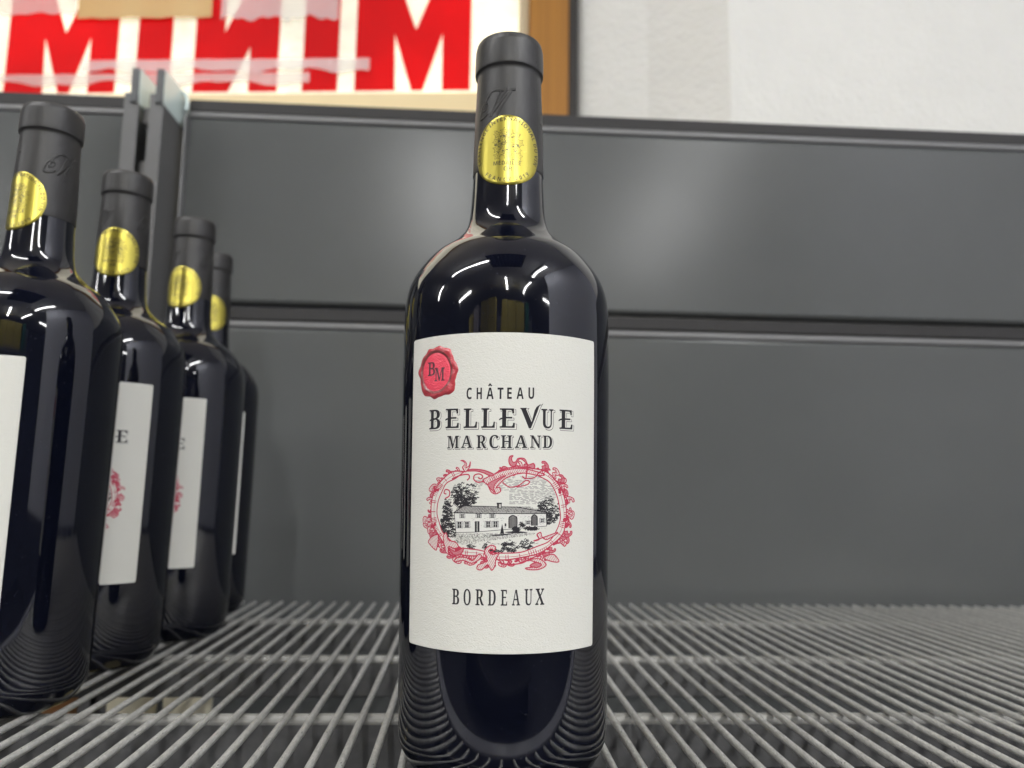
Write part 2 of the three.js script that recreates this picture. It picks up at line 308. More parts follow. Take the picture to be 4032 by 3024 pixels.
function drawHouse(g) {
  seed = 1234;
  g.save(); pathOf(g, RING, Z4, true); g.clip();
  for (let k = 0; k < 26; k++) { const y = 285 + k * 9.4; let x = y < 400 ? 760 : 1120; while (x < 1520) { const L = rr(14, 60); if (x > (y < 390 ? 760 : 930) && rnd() < (x > 1040 ? .86 : .5) && !(x < 860 && y > 400)) line(g, [[x, y + rr(-1.5, 1.5)], [x + L, y + rr(-1.5, 1.5)]], 2.2, '#5c5a5c'); x += L + rr(8, 22); } }
  foliage(g, 735, 440, 118, 118, 420); foliage(g, 585, 640, 78, 165, 460, true); foliage(g, 1465, 575, 92, 125, 380); foliage(g, 735, 470, 90, 90, 150);
  line(g, [[720, 560], [728, 440]], 5); line(g, [[1470, 690], [1476, 560]], 6);
  // house front and roof
  poly(g, [[640, 590], [1440, 602], [1445, 712], [1200, 735], [820, 762], [655, 766]], '#efece2');
  poly(g, [[636, 592], [726, 534], [1190, 548], [1440, 596], [1440, 604]], '#dedad0', 4);
  for (let r = 0; r < 6; r++) for (let x = 650 + r * 4; x < 1430 - r * 26; x += 13) { const y = 588 - r * 9 + (x - 650) * .012; line(g, [[x, y], [x + 5, y - 5], [x + 10, y]], 2.6); if (rnd() < .3) line(g, [[x + 3, y], [x + 8, y - 3]], 5); }
  line(g, [[636, 594], [1440, 604]], 6); line(g, [[655, 766], [820, 764], [1060, 745], [1210, 732], [1445, 714]], 3); line(g, [[640, 598], [655, 766]], 4); line(g, [[1440, 604], [1445, 712]], 4);
  poly(g, [[1016, 518], [1050, 518], [1052, 556], [1018, 556]], '#cfcac0', 4); line(g, [[1010, 514], [1056, 514]], 7); poly(g, [[1016, 520], [1030, 520], [1030, 556], [1018, 556]], INK);
  const win = (x, y, w, h) => { poly(g, [[x, y], [x + w, y], [x + w, y + h], [x, y + h]], '#2a272c'); line(g, [[x + w / 2, y], [x + w / 2, y + h]], 2.5, '#efece2'); line(g, [[x, y + h / 2], [x + w, y + h / 2]], 2, '#efece2'); poly(g, [[x - 13, y], [x - 3, y], [x - 3, y + h], [x - 13, y + h]], '#f4f1e8', 2); poly(g, [[x + w + 3, y], [x + w + 13, y], [x + w + 13, y + h], [x + w + 3, y + h]], '#f4f1e8', 2); };
  win(672, 672, 28, 56); win(738, 672, 26, 54); win(922, 670, 28, 54); win(986, 670, 28, 52); win(700, 606, 20, 34); win(842, 606, 22, 34); win(960, 608, 22, 34);
  poly(g, [[822, 672], [858, 672], [858, 760], [822, 762]], '#2a272c', 3); line(g, [[840, 672], [840, 760]], 4, '#efece2');
  const arch = (x, w, y, h) => { pathOf(g, [[x, y + h], [x, y + 20], [x + w * .15, y + 4], [x + w / 2, y - 6], [x + w * .85, y + 4], [x + w, y + 20], [x + w, y + h]], Z4); g.fillStyle = '#8f8b86'; g.fill(); g.strokeStyle = INK; g.lineWidth = 7; g.stroke(); for (let k = 1; k < 6; k++) line(g, [[x + w * k / 6, y + 8], [x + w * k / 6, y + h]], 2.6); };
  arch(1118, 68, 628, 104); arch(1314, 48, 622, 88); win(1272, 668, 22, 30); win(1396, 648, 20, 34); poly(g, [[1080, 690], [1094, 690], [1094, 716], [1080, 716]], '#2a272c');
  for (let i = 0; i < 120; i++) { const x = rr(655, 1430), y = rr(610, 740); line(g, [[x, y], [x + rr(5, 14), y]], 1.6, '#77736f'); }
  // bushes, lawn, flower beds
  poly(g, [[1040, 780], [1058, 694], [1076, 780]], INK); foliage(g, 1235, 702, 26, 24, 40); foliage(g, 1180, 740, 28, 18, 40); foliage(g, 1320, 732, 62, 16, 70);
  for (let i = 0; i < 1300; i++) { const x = rr(640, 1350), y = rr(772, 862); if (y > 772 + (1350 - x) * .13 + 10) continue; line(g, [[x, y], [x + rr(-1, 1), y + 9]], 1.5, '#5d5a58'); }
  pathOf(g, [[950, 792], [1040, 784], [1160, 778], [1040, 798]], Z4, true); g.fillStyle = INK; g.fill(); pathOf(g, [[1080, 768], [1180, 758], [1280, 770], [1180, 776]], Z4, true); g.fill();
  for (let i = 0; i < 60; i++) { const x = rr(640, 1380), y = 868 + rr(-6, 6); line(g, [[x, y], [x + rr(8, 20), y - 4]], 1.6, '#77736f'); }
  foliage(g, 1130, 890, 75, 55, 110); foliage(g, 1275, 870, 50, 50, 80); foliage(g, 930, 890, 45, 40, 40); foliage(g, 790, 890, 32, 28, 34); foliage(g, 1010, 925, 60, 22, 40);
  g.restore();
}
function inked(g, tint, path) {                      // fill a path with paper and engraved red lines
  path(); g.fillStyle = PAPER; g.fill(); g.save(); g.clip(); g.strokeStyle = RED; g.lineWidth = tint > 1 ? 4 : 2.8; const step = tint > 1 ? 6.5 : 12;
  g.beginPath(); for (let d = -CW; d < CW * 2; d += step) { g.moveTo(d, 600); g.lineTo(d + 700, 1900); } g.stroke(); g.restore(); path();
}
function leaf(g, x, y, a, L, bend, fillP) {            // one acanthus leaf that curls over at its tip
  const c = Math.cos(a), s = Math.sin(a), T = ([u, v]) => [x + (u * c - v * s) * L, y + (u * s + v * c) * L], k = bend;
  const pts = [[0, -.12], [.25, -.26 * k], [.45, -.16 * k], [.6, -.38 * k], [.82, -.30 * k], [1.02, .02 * k], [.96, .26 * k], [.82, .22 * k], [.86, .06 * k], [.7, -.02 * k], [.58, .16 * k], [.4, .06 * k], [.22, .2 * k], [0, .12]].map(T);
  pathOf(g, pts, Z4, true); if (fillP === RED) { g.fillStyle = RED; g.fill(); } else inked(g, fillP === PAPER ? 1 : 2, () => pathOf(g, pts, Z4, true)); g.strokeStyle = RED; g.lineWidth = 6; g.stroke();
  pathOf(g, [[0, 0], [.3, -.05 * k], [.6, -.14 * k], [.88, -.06 * k]].map(T), Z4); g.lineWidth = 3; g.stroke();
  for (let i = 0; i < 4; i++) { const u = .25 + i * .14; pathOf(g, [[u, -.04 * k], [u + .08, -.16 * k]].map(T), Z4); g.lineWidth = 2; g.stroke(); }
}
function drawScrolls(g) {
  seed = 77;
  const outer = [], inner = [], n = RING.length, cx = 1030, cy = 610;
  const w = (i) => 21 + 14 * Math.abs(Math.sin(i * 1.37)) ;
  // leaves that stand off the band
  for (let i = 0; i < n; i++) for (let k = 0; k < 2; k++) {
    const [x0, y0] = RING[i], [x1, y1] = RING[(i + 1) % n]; if (i >= n - 1) continue;
    const t = k * .5 + .15, x = lerp(x0, x1, t), y = lerp(y0, y1, t), dir = Math.atan2(y - cy, (x - cx) * .62), along = Math.atan2(y1 - y0, x1 - x0);
    const out = y > 860 || x < 620 || x > 1470; if (!out && rnd() < .3) continue;
    const b = rnd() < .5 ? 1 : -1;
    leaf(g, x, y, lerp(dir, along, .25) + rr(-.4, .4), rr(70, 118), b, rnd() < .45 ? '#de8290' : PAPER);
    if (rnd() < .6) leaf(g, x, y, dir + rr(-1.3, 1.3), rr(34, 62), -b, rnd() < .6 ? RED : '#de8290');
  }
  for (let i = 0; i < n; i++) { const a = RING[(i + n - 1) % n], b = RING[i], c = RING[(i + 1) % n], tx = c[0] - a[0], ty = c[1] - a[1], q = Math.hypot(tx, ty) || 1; if (i === 0 || i === n - 1) { outer.push([b[0], b[1] - 8]); inner.push([b[0], b[1] + 8]); continue; } outer.push([b[0] + ty / q * w(i), b[1] - tx / q * w(i)]); inner.push([b[0] - ty / q * w(i) * .8, b[1] + tx / q * w(i) * .8]); }
  pathOf(g, [...outer, ...inner.slice().reverse()], Z4, true); g.fillStyle = PAPER; g.fill();
  g.strokeStyle = RED; g.lineWidth = 7; pathOf(g, outer, Z4); g.stroke(); g.lineWidth = 8; pathOf(g, inner, Z4); g.stroke();
  g.lineWidth = 2.6; pathOf(g, RING.map(([x, y], i) => [x + 3, y + 3 * Math.sin(i)]), Z4); g.stroke();
  for (let i = 1; i < n - 1; i++) for (let k = 0; k < 7; k++) {           // engraved shading on the band
    const t = k / 7, f = (A, q) => [lerp(A[i][0], A[i + 1 < n ? i + 1 : i][0], q), lerp(A[i][1], A[i + 1 < n ? i + 1 : i][1], q)];
    if ((i * 3 + k) % 9 < 5) { const a = f(inner, t), b = f(outer, t), m = .3 + .5 * Math.abs(Math.sin(i * 2.1)); line(g, [a, [lerp(a[0], b[0], m), lerp(a[1], b[1], m)]], 4.4, RED); }
  }
  // solid dark folds
  for (const [i, s] of [[3, .9], [6, 1], [9, 1.1], [12, .9], [18, 1.1], [20, 1], [22, .9]]) leaf(g, RING[i][0], RING[i][1], rr(0, 6.28), 46 * s, 1, RED);
  const stroke = (pts, lw, fill) => { pathOf(g, pts, Z4, !!fill); if (fill) inked(g, fill === PAPER ? 1 : 2, () => pathOf(g, pts, Z4, true)); g.strokeStyle = RED; g.lineWidth = lw * 1.35; g.stroke(); };
  // the scroll that sweeps down into the picture and its curls
  stroke([[1420, 262], [1250, 214], [1100, 222], [985, 262], [890, 312], [930, 352], [962, 412], [1002, 432], [1044, 408], [1034, 374], [1006, 380], [1030, 350], [1100, 290], [1230, 252], [1380, 274]], 5, PAPER);
  stroke([[940, 340], [965, 395], [1000, 420], [985, 380], [1010, 330], [1090, 272]], 4, '#d9697c');
  for (let k = 0; k < 15; k++) { const t = k / 15, x = lerp(930, 1200, t), y = lerp(318, 234, Math.sqrt(t)); line(g, [[x, y], [x + 12, y + 22 - t * 10]], 4, RED); }
  stroke([[985, 262], [900, 226], [800, 216], [745, 232], [830, 232], [900, 250], [955, 276]], 5, '#d9697c');
  stroke([[905, 318], [850, 330], [812, 305], [818, 268], [860, 258], [888, 278], [872, 300], [848, 290]], 6);
  stroke([[620, 300], [690, 270], [760, 262], [772, 290], [752, 312]], 6);
  stroke([[560, 470], [596, 448], [598, 404], [566, 392], [552, 420], [572, 432]], 6);
  // sprigs that rise above the frame
  stroke([[735, 236], [712, 200], [735, 172], [722, 150], [698, 140], [726, 142], [748, 168], [742, 200], [770, 186], [780, 152], [776, 194], [748, 232]], 4.5, PAPER);
  stroke([[1275, 235], [1278, 190], [1252, 150], [1214, 128], [1192, 152], [1168, 190], [1132, 186], [1116, 150], [1124, 108], [1152, 100], [1140, 122], [1150, 154], [1176, 152], [1196, 124], [1240, 122], [1262, 138], [1284, 180], [1330, 168], [1342, 200], [1320, 214], [1290, 200]], 4.5, '#f0d9d6');
  stroke([[1278, 190], [1270, 240], [1262, 300], [1232, 280]], 6); stroke([[1262, 300], [1340, 290], [1390, 240], [1480, 226]], 5); stroke([[1060, 330], [1120, 372], [1200, 360], [1262, 318], [1296, 330], [1262, 358], [1180, 372]], 5);
  stroke([[1500, 300], [1560, 340], [1606, 340], [1614, 310], [1590, 290]], 6); stroke([[1340, 840], [1380, 830], [1360, 790], [1392, 770], [1404, 808], [1450, 830], [1540, 770]], 5, PAPER);
  stroke([[545, 800], [570, 770], [590, 830], [650, 850], [676, 890], [640, 905], [590, 890], [600, 960], [660, 975], [580, 950], [556, 880]], 5, PAPER); stroke([[590, 900], [650, 930], [720, 900], [700, 950], [640, 960]], 5, RED); stroke([[640, 1020], [700, 985], [780, 1000], [840, 1030]], 6);
  stroke([[915, 910], [960, 880], [1000, 895], [990, 925], [962, 912], [940, 935], [975, 960], [1030, 950], [1005, 1000], [995, 1060], [970, 1098], [950, 1075], [930, 1050], [880, 1092], [840, 1085], [850, 1050], [900, 1030], [925, 990], [905, 950]], 5, PAPER); stroke([[900, 1000], [930, 1010], [915, 1025]], 6, RED); stroke([[640, 1020], [670, 985], [740, 985], [800, 1010], [850, 960], [880, 975], [850, 1010], [790, 1035], [720, 1010]], 5, PAPER);
  stroke([[1020, 1030], [1120, 1048], [1230, 1036], [1300, 1000], [1420, 950]], 6); stroke([[1300, 1010], [1380, 1000], [1440, 1050], [1380, 1090], [1290, 1094], [1262, 1080], [1330, 1070], [1380, 1040]], 5, PAPER); stroke([[1300, 1060], [1350, 1030], [1400, 1050], [1360, 1075]], 5, RED);
  stroke([[1420, 990], [1500, 960], [1548, 1010], [1540, 1028], [1480, 1020]], 5, PAPER); stroke([[1500, 880], [1560, 860], [1600, 890], [1616, 862], [1598, 850]], 6);
  stroke([[430, 870], [416, 842], [450, 800], [500, 790], [490, 900], [476, 916]], 5, PAPER);
}
const labelCanvas = canvas(CW, CH, drawLabel);
const labelTex = ctex(labelCanvas);
// felt-marked paper, letters stamped proud
const paperBump = (() => {
  const felt = noiseTex(512, [[40, 60, 1, 71], [90, 140, 1.2, 72], [220, 300, .8, 73], [10, 14, .5, 74]], 0, 1); return felt;
})();
const labelMat = std({ map: labelTex, color: lin(.745, .76, .785), roughness: .82, bumpMap: rep(paperBump, 3.0, 4.2), bumpScale: .00014 });

// wax seal printed and embossed at the label's top left
const Z5 = (x, y) => toMM(1620 + x * .18086, 1320 + y * .18086);
const sealRim = [[615, 218], [710, 260], [850, 290], [905, 420], [950, 545], [1010, 650], [1038, 750], [1000, 860], [965, 980], [965, 1100], [945, 1215], [870, 1280], [720, 1310], [620, 1350], [500, 1400], [420, 1345], [280, 1310], [232, 1220], [205, 1080], [195, 950], [140, 800], [200, 650], [245, 490], [330, 390], [380, 295], [480, 285], [560, 245]].map(([x, y]) => Z5(x, y));
const sealC = Z5(585, 800);
const sealPolar = sealRim.map(([s, y]) => [Math.atan2(y - sealC[1], s - sealC[0]), Math.hypot(s - sealC[0], y - sealC[1])]).sort((a, b) => a[0] - b[0]);
function rimAt(t) {
  const n = sealPolar.length; let i = sealPolar.findIndex(([a]) => a > t); if (i < 0) i = n;
  const a = sealPolar[(i - 1 + n) % n], b = sealPolar[i % n]; let a0 = a[0], b0 = b[0]; if (i === 0) a0 -= 2 * Math.PI; if (i === n) b0 += 2 * Math.PI;
  const u = clamp((t - a0) / (b0 - a0), 0, 1); return lerp(a[1], b[1], u * u * (3 - 2 * u));
}
const sealIn = (() => { const [x0] = Z5(265, 800), [x1] = Z5(862, 770), [, y0] = Z5(590, 380), [, y1] = Z5(540, 1215); return { cx: (x0 + x1) / 2, cy: (y0 + y1) / 2, rx: (x1 - x0) / 2, ry: (y0 - y1) / 2 }; })();
const SEALMM = 22;
const sealCanvas = canvas(512, 512, (g) => {
  const k = 512 / SEALMM, X = (s) => (s - sealC[0] + SEALMM / 2) * k, Y = (y) => (sealC[1] + SEALMM / 2 - y) * k;
  g.fillStyle = '#a8323c'; g.fillRect(0, 0, 512, 512);
  seed = 5; for (let i = 0; i < 900; i++) { g.fillStyle = rnd() < .5 ? 'rgba(200,60,66,.18)' : 'rgba(110,34,38,.16)'; g.fillRect(rr(0, 512), rr(0, 512), rr(4, 24), rr(2, 10)); }
  g.strokeStyle = '#7a3a3a'; g.lineWidth = 24; g.beginPath(); g.ellipse(X(sealIn.cx), Y(sealIn.cy), sealIn.rx * k + 9, sealIn.ry * k + 9, 0, 0, 7); g.stroke();
  g.fillStyle = '#e0465a'; g.beginPath(); g.ellipse(X(sealIn.cx), Y(sealIn.cy), sealIn.rx * k, sealIn.ry * k, 0, 0, 7); g.fill();
  const put = (ch, x0, y0, x1, y1) => { const a = Z5(x0, y0), b = Z5(x1, y1); letter(g, ch, 'bold SIZE serif', X(a[0]) + 2.4, X(b[0]) + 2.4, Y(a[1]) + 2.4, Y(b[1]) + 2.4, '#8a4650', null, 0); letter(g, ch, 'SIZE serif', X(a[0]), X(b[0]), Y(a[1]), Y(b[1]), '#47242b', '#47242b', 1.2); };
  put('B', 372, 592, 525, 868); put('M', 520, 718, 730, 985);
});
const sealMat = phys({ map: ctex(sealCanvas), roughness: .34, clearcoat: .35, clearcoatRoughness: .25, bumpMap: rep(paperBump, .4, .4), bumpScale: .0002 });

// gold medal sticker
const NR = .0137;
const nS = [.059, 13.35, .1346, .1668, -.056, -.0016, 2.386, .1546, .0038, .0001, .8812, 1.056, -.098, 2.035], nY = [220.3, .6009, -13.95, 2.627, -.0014, .0886, -.3586, -.4726, -.0121, -.0007, 1.979, 1.779, .0757, -1.446];
const neckMM = (x, y) => { const u = (x - 2010) / 140, v = (y - 600) / 140, t = [1, u, v, u * u, u * v, v * v, u ** 3, u * u * v, u * v * v, v ** 3, u ** 5, u ** 4, u ** 3 * v, u ** 7]; return [dot(nS, t) + 1.25, dot(nY, t)]; };   // +1.25: arc length from the bottle's own front
const MEDR = 14.0, MEDY = 221.4;
const medalCanvas = canvas(1024, 1024, (g) => {
  const k = 1024 / (2 * MEDR); g.fillStyle = '#ffffff'; g.fillRect(0, 0, 1024, 1024);
  const C = [512, 512], D = '#2b2708';
  const ring = (text, r, a0, a1, font, inside) => {
    const widths = [...text].map((c) => { g.font = font; return g.measureText(c).width; }), total = widths.reduce((a, b) => a + b, 0); let at = 0;
    [...text].forEach((c, i) => {
      const a = lerp(a0, a1, (at + widths[i] / 2) / total); at += widths[i];
      g.save(); g.translate(C[0] + Math.sin(a) * r * k, C[1] - Math.cos(a) * r * k); g.rotate(inside ? a + Math.PI : a); g.font = font; g.fillStyle = D; g.textAlign = 'center'; g.textBaseline = 'middle'; g.fillText(c, 0, 0); g.restore();
    });
  };
  ring('CHALLENGE INTERNATIONAL DU VIN', 12.3, -1.98, 1.98, 'bold 88px sans-serif');
  ring('FRANCE 2019', 12.0, 3.14 + .78, 3.14 - .78, 'bold 78px sans-serif', true);
  g.fillStyle = D; g.textAlign = 'center'; g.font = 'bold 80px sans-serif'; g.fillText('MÉDAILLE', 512, 735); g.font = 'bold 88px sans-serif'; g.fillText('OR', 525, 822);
  // vine with leaves
  seed = 321; g.strokeStyle = D; g.lineWidth = 4; g.lineJoin = 'round';
  const vine = (x, y, s, a) => {
    g.save(); g.translate(x, y); g.rotate(a); g.scale(s, s); g.beginPath();
    for (let i = 0; i <= 40; i++) { const t = i / 40 * 6.283, r = 34 * (1 + .32 * Math.cos(t * 5 / 1)) * (1 + .12 * Math.cos(t * 15)); g.lineTo(Math.sin(t) * r, -Math.cos(t) * r); }
    g.fillStyle = '#fff'; g.fill(); g.stroke(); for (let i = 0; i < 5; i++) { g.beginPath(); g.moveTo(0, 0); g.lineTo(Math.sin(i * 1.257) * 34, -Math.cos(i * 1.257) * 34); g.lineWidth = 2; g.stroke(); } g.restore(); g.lineWidth = 4;
  };
  for (let i = 0; i < 90; i++) { g.beginPath(); const x = rr(330, 700), y = rr(230, 620); g.arc(x, y, rr(8, 16), 0, 7); g.fillStyle = rnd() < .35 ? D : '#fff'; g.fill(); g.stroke(); }
  for (let i = 0; i < 11; i++) { g.beginPath(); g.moveTo(rr(330, 700), rr(240, 620)); g.bezierCurveTo(rr(330, 700), rr(240, 620), rr(330, 700), rr(240, 620), rr(330, 700), rr(240, 620)); g.stroke(); }
  for (const [x, y] of [[375, 290], [470, 250], [560, 260], [650, 300], [350, 390], [445, 370], [590, 380], [690, 410], [370, 500], [480, 480], [575, 510], [670, 520], [380, 600], [500, 590], [600, 610], [680, 600]]) vine(x, y, rr(.9, 1.35), rr(0, 6.28));
  g.font = 'italic 34px serif'; g.fillStyle = D; g.save(); g.translate(640, 665); g.rotate(.08); g.lineWidth = 3; g.beginPath(); for (let i = 0; i < 60; i++) g.lineTo(-70 + i * 2.6, Math.sin(i * 1.3) * 7 + Math.sin(i * .4) * 4); g.stroke(); g.restore();
});
const foilRough = noiseTex(512, [[60, 6, 1.4, 81], [150, 14, 1, 82], [200, 200, .7, 83]], .26, .35);
const foilBump = noiseTex(512, [[120, 8, 1, 84], [200, 200, .8, 85], [30, 20, .8, 86]], 0, 1);
const medalMat = phys({ color: lin(.43, .365, .07), map: ctex(medalCanvas), metalness: .95, metalnessMap: ctex(medalCanvas, false), roughness: 1, roughnessMap: foilRough, bumpMap: foilBump, bumpScale: .000012 });

// ------------------------------------------------------------------ wine bottle
const BODY = [[.0343, .0040], [.0360, .0072], [.0368, .0105], [.0375, .043], [.0384, .115], [.0386, .140], [.0386, .150], [.03855, .157], [.0383, .1628], [.0374, .168], [.0354, .1731], [.0322, .178], [.0278, .183], [.0222, .187], [.0186, .1902], [.0163, .193], [.0151, .1962], [.0145, .1995], [.0141, .204], [.01375, .2100], [.0135, .216], [.0131, .235], [.0127, .245], [.01235, .255]];
const bodyCurve = (() => {                                          // monotone cubic r(y)
  const n = BODY.length, m = new Array(n).fill(0), h = [], d = [];
  for (let i = 0; i < n - 1; i++) { h.push(BODY[i + 1][1] - BODY[i][1]); d.push((BODY[i + 1][0] - BODY[i][0]) / h[i]); }
  for (let i = 1; i < n - 1; i++) if (d[i - 1] * d[i] > 0) { const a = 2 * h[i] + h[i - 1], b = h[i] + 2 * h[i - 1]; m[i] = (a + b) / (a / d[i - 1] + b / d[i]); }
  m[0] = d[0]; m[n - 1] = d[n - 2];
  return (y) => { let k = 0; while (k < n - 2 && y > BODY[k + 1][1]) k++; const t = clamp((y - BODY[k][1]) / h[k], 0, 1); return (2 * t ** 3 - 3 * t * t + 1) * BODY[k][0] + (t ** 3 - 2 * t * t + t) * h[k] * m[k] + (3 * t * t - 2 * t ** 3) * BODY[k + 1][0] + (t ** 3 - t * t) * h[k] * m[k + 1]; };
})();
const V2 = (a) => a.map(([x, y]) => new THREE.Vector2(x, y));
function glassGeo() {
  const p = [[0, .020], [.012, .017], [.022, .008], [.0275, .0012], [.0300, 0], [.0318, .0006], [.0332, .0021]];
  for (let i = 0; i <= 190; i++) { const y = lerp(.004, .255, i / 190); p.push([bodyCurve(y), y]); }
  return new THREE.LatheGeometry(V2(p), 160);
}
function capsuleGeo() {
  const p = [[bodyCurve(.2153), .2153], [bodyCurve(.2153) + .00028, .2155]];
  for (let i = 1; i <= 16; i++) { const y = lerp(.2155, .2535, i / 16); p.push([bodyCurve(y) + .00028, y]); }
  p.push([.01262, .2548], [.01262, .2560], [.01318, .2566], [.01340, .2568], [.01352, .2574], [.01352, .2600], [.01345, .2640], [.01335, .2668], [.01322, .2674], [.01305, .2678], [.01288, .2688], [.01250, .26945], [.0118, .2698], [.0108, .2698], [.0104, .26935], [0, .2693]);
  const g = new THREE.LatheGeometry(V2(p), 128), q = g.attributes.position, uv = g.attributes.uv;
  for (let i = 0; i < q.count; i++) uv.setY(i, clamp((q.getY(i) - .215) / .056, 0, 1));
  return g;
}
const capsuleBump = canvas(2048, 1024, (g) => {
  g.fillStyle = '#808080'; g.fillRect(0, 0, 2048, 1024); seed = 17;
  for (let i = 0; i < 500; i++) { g.fillStyle = `rgba(${rnd() < .5 ? '150,150,150' : '100,100,100'},.12)`; g.fillRect(rr(0, 2048), rr(0, 1024), rr(2, 30), rr(2, 60)); }
  const U = (x, y) => { const [s, h] = neckMM(x, y); const az = s / 1000 / .0137; return [((az / (2 * Math.PI)) % 1 + 1) % 1 * 2048, (1 - (h / 1000 - .215) / .056) * 1024]; };
  const R1 = (x, y) => [1800 + x * .3978, 100 + y * .3978];
  const script = (dx) => {
    const T = (x, y) => { const [a, b] = U(...R1(x, y)); return [(a + 900) % 2048 - 900 + dx, b]; };
    const st = (pts, w) => { pathOf(g, pts, T); g.lineCap = 'round'; for (const [q, c] of [[2.4, 'rgba(255,255,255,.25)'], [1.7, 'rgba(255,255,255,.4)'], [1.0, '#ffffff']]) { g.lineWidth = w * q; g.strokeStyle = c; g.stroke(); } };
    st([[300, 700], [290, 720], [310, 690], [345, 645], [400, 632], [450, 640], [485, 628]], 7); st([[485, 628], [440, 690], [390, 790], [350, 850], [332, 885]], 12); st([[430, 640], [400, 720], [370, 800], [365, 842]], 8);
    st([[365, 842], [420, 760], [480, 680], [530, 632], [575, 628]], 8); st([[530, 640], [480, 720], [430, 800], [410, 860], [410, 910]], 13);
    st([[345, 645], [300, 690], [270, 780], [250, 850], [280, 830], [296, 790], [280, 770], [250, 790], [230, 850], [222, 930], [260, 910], [300, 870]], 7);
  };
  g.fillStyle = '#b4b4b4'; for (const x of [300, 1330]) g.fillRect(x, 0, 5, 1024);
  for (const d of [0, 680, 1370, 2048, 2728]) script(d);
});
const dust = canvas(2048, 2048, (g) => {
  g.fillStyle = '#080a14'; g.fillRect(0, 0, 2048, 2048); seed = 2024;
  for (let i = 0; i < 2600; i++) { const v = Math.round(rr(40, 130)); g.fillStyle = `rgba(${v},${v},${v},${rr(.25, .8).toFixed(2)})`; g.beginPath(); g.ellipse(rr(0, 2048), rr(0, 2048), rr(.6, 1.9), rr(.6, 1.5), rr(0, 3), 0, 7); g.fill(); }
  for (let i = 0; i < 40; i++) { g.strokeStyle = 'rgba(90,90,95,.35)'; g.lineWidth = rr(.6, 1.3); const x = rr(0, 2048), y = rr(0, 2048); g.beginPath(); g.moveTo(x, y); g.quadraticCurveTo(x + rr(-14, 14), y + rr(-14, 14), x + rr(-24, 24), y + rr(-24, 24)); g.stroke(); }
});
const glassMat = phys({ color: lin(1, 1, 1), map: ctex(dust), roughness: 1, roughnessMap: noiseTex(512, [[5, 9, 1, 94], [24, 30, .7, 95], [160, 200, .5, 96]], .012, .085), ior: 1.5, specularIntensity: 1, bumpMap: noiseTex(256, [[3, 5, 1, 91], [8, 14, .5, 92]], 0, 1), bumpScale: .00012 });
const capsuleMat = phys({ color: lin(.0175, .0165, .016), roughness: .44, specularIntensity: .8, bumpMap: ctex(capsuleBump, false), bumpScale: .0014 });

// a thin sheet wrapped on the bottle: P(s mm, y mm, lift) -> point; s runs round the front
const wrap = (s, y, lift, R) => { const r = bodyCurve(y / 1000) + lift, a = s / 1000 / R; return [r * Math.sin(a), y / 1000, r * Math.cos(a)]; };
function sheet(grid, uvs, nu, nv, closed) {
  const pos = grid.flat(), idx = [];
  for (let j = 0; j < nv - 1; j++) for (let i = 0; i < nu - 1; i++) { const a = j * nu + i; idx.push(a, a + 1, a + nu, a + 1, a + nu + 1, a + nu); }
  const g = new THREE.BufferGeometry(); g.setAttribute('position', new THREE.Float32BufferAttribute(pos, 3)); g.setAttribute('uv', new THREE.Float32BufferAttribute(uvs.flat(), 2)); g.setIndex(idx); g.computeVertexNormals(); return g;
}
function labelGeo() {
  const ys = [], rc = .9, hw = LW / 2; for (let i = 0; i <= 6; i++) ys.push(LY0 + rc * (1 - Math.cos(i / 6 * Math.PI / 2))); for (let i = 1; i < 44; i++) ys.push(lerp(LY0 + rc, LY1 - rc, i / 44)); for (let i = 0; i <= 6; i++) ys.push(LY1 - rc * (1 - Math.sin(i / 6 * Math.PI / 2)));
  const nu = 75, P = [], T = [];
  const row = (y, lift) => {
    const e = Math.max(0, LY0 + rc - y, y - LY1 + rc), half = hw - rc + Math.sqrt(Math.max(0, rc * rc - e * e));
    for (let i = 0; i < nu; i++) { const u = clamp((i - 1) / (nu - 3), 0, 1), s = lerp(-half, half, u), l = i === 0 || i === nu - 1 ? -.0001 : lift; P.push(wrap(s, y, l, .0381)); T.push([(s + hw) / LW, (y - LY0) / (LY1 - LY0)]); }
  };
  row(ys[0], -.0001); for (const y of ys) row(y, .0002); row(ys[ys.length - 1], -.0001);
  return sheet(P, T, nu, ys.length + 2);
}
function polar(nr, nt, f) {                 // f(k 0..1, angle) -> [s, y, lift, u, v]
  const P = [], T = [];
  for (let j = 0; j <= nr; j++) for (let i = 0; i <= nt; i++) { const q = f(1 - j / nr, -Math.PI + i / nt * 2 * Math.PI, j === 0); P.push(wrap(q[0], q[1], q[2], q[5])); T.push([q[3], q[4]]); }
  return sheet(P, T, nt + 1, nr + 1);
}
const sealGeo = polar(40, 96, (k, a, edge) => {
  const r = rimAt(a) * k, s = sealC[0] + r * Math.cos(a), y = sealC[1] + r * Math.sin(a), e = Math.hypot((s - sealIn.cx) / sealIn.rx, (y - sealIn.cy) / sealIn.ry);
  const lift = edge ? .0001 : .00024 + .0005 * smooth(1 - k, 0, .13) * (e > 1 ? .75 + .25 * Math.sin(a * 9 + k * 5) : 1) * smooth(e, .97, 1.12) + .0001 * smooth(1 - e, 0, .1);
  return [s, y, lift, (s - sealC[0]) / SEALMM + .5, (y - sealC[1]) / SEALMM + .5, .0381];
});
const medalGeo = polar(20, 96, (k, a, edge) => { const s = MEDR * k * Math.cos(a), y = MEDY + MEDR * k * Math.sin(a); return [s, y, edge ? .0002 : .00048, .5 + .5 * k * Math.cos(a), .5 + .5 * k * Math.sin(a), NR]; });

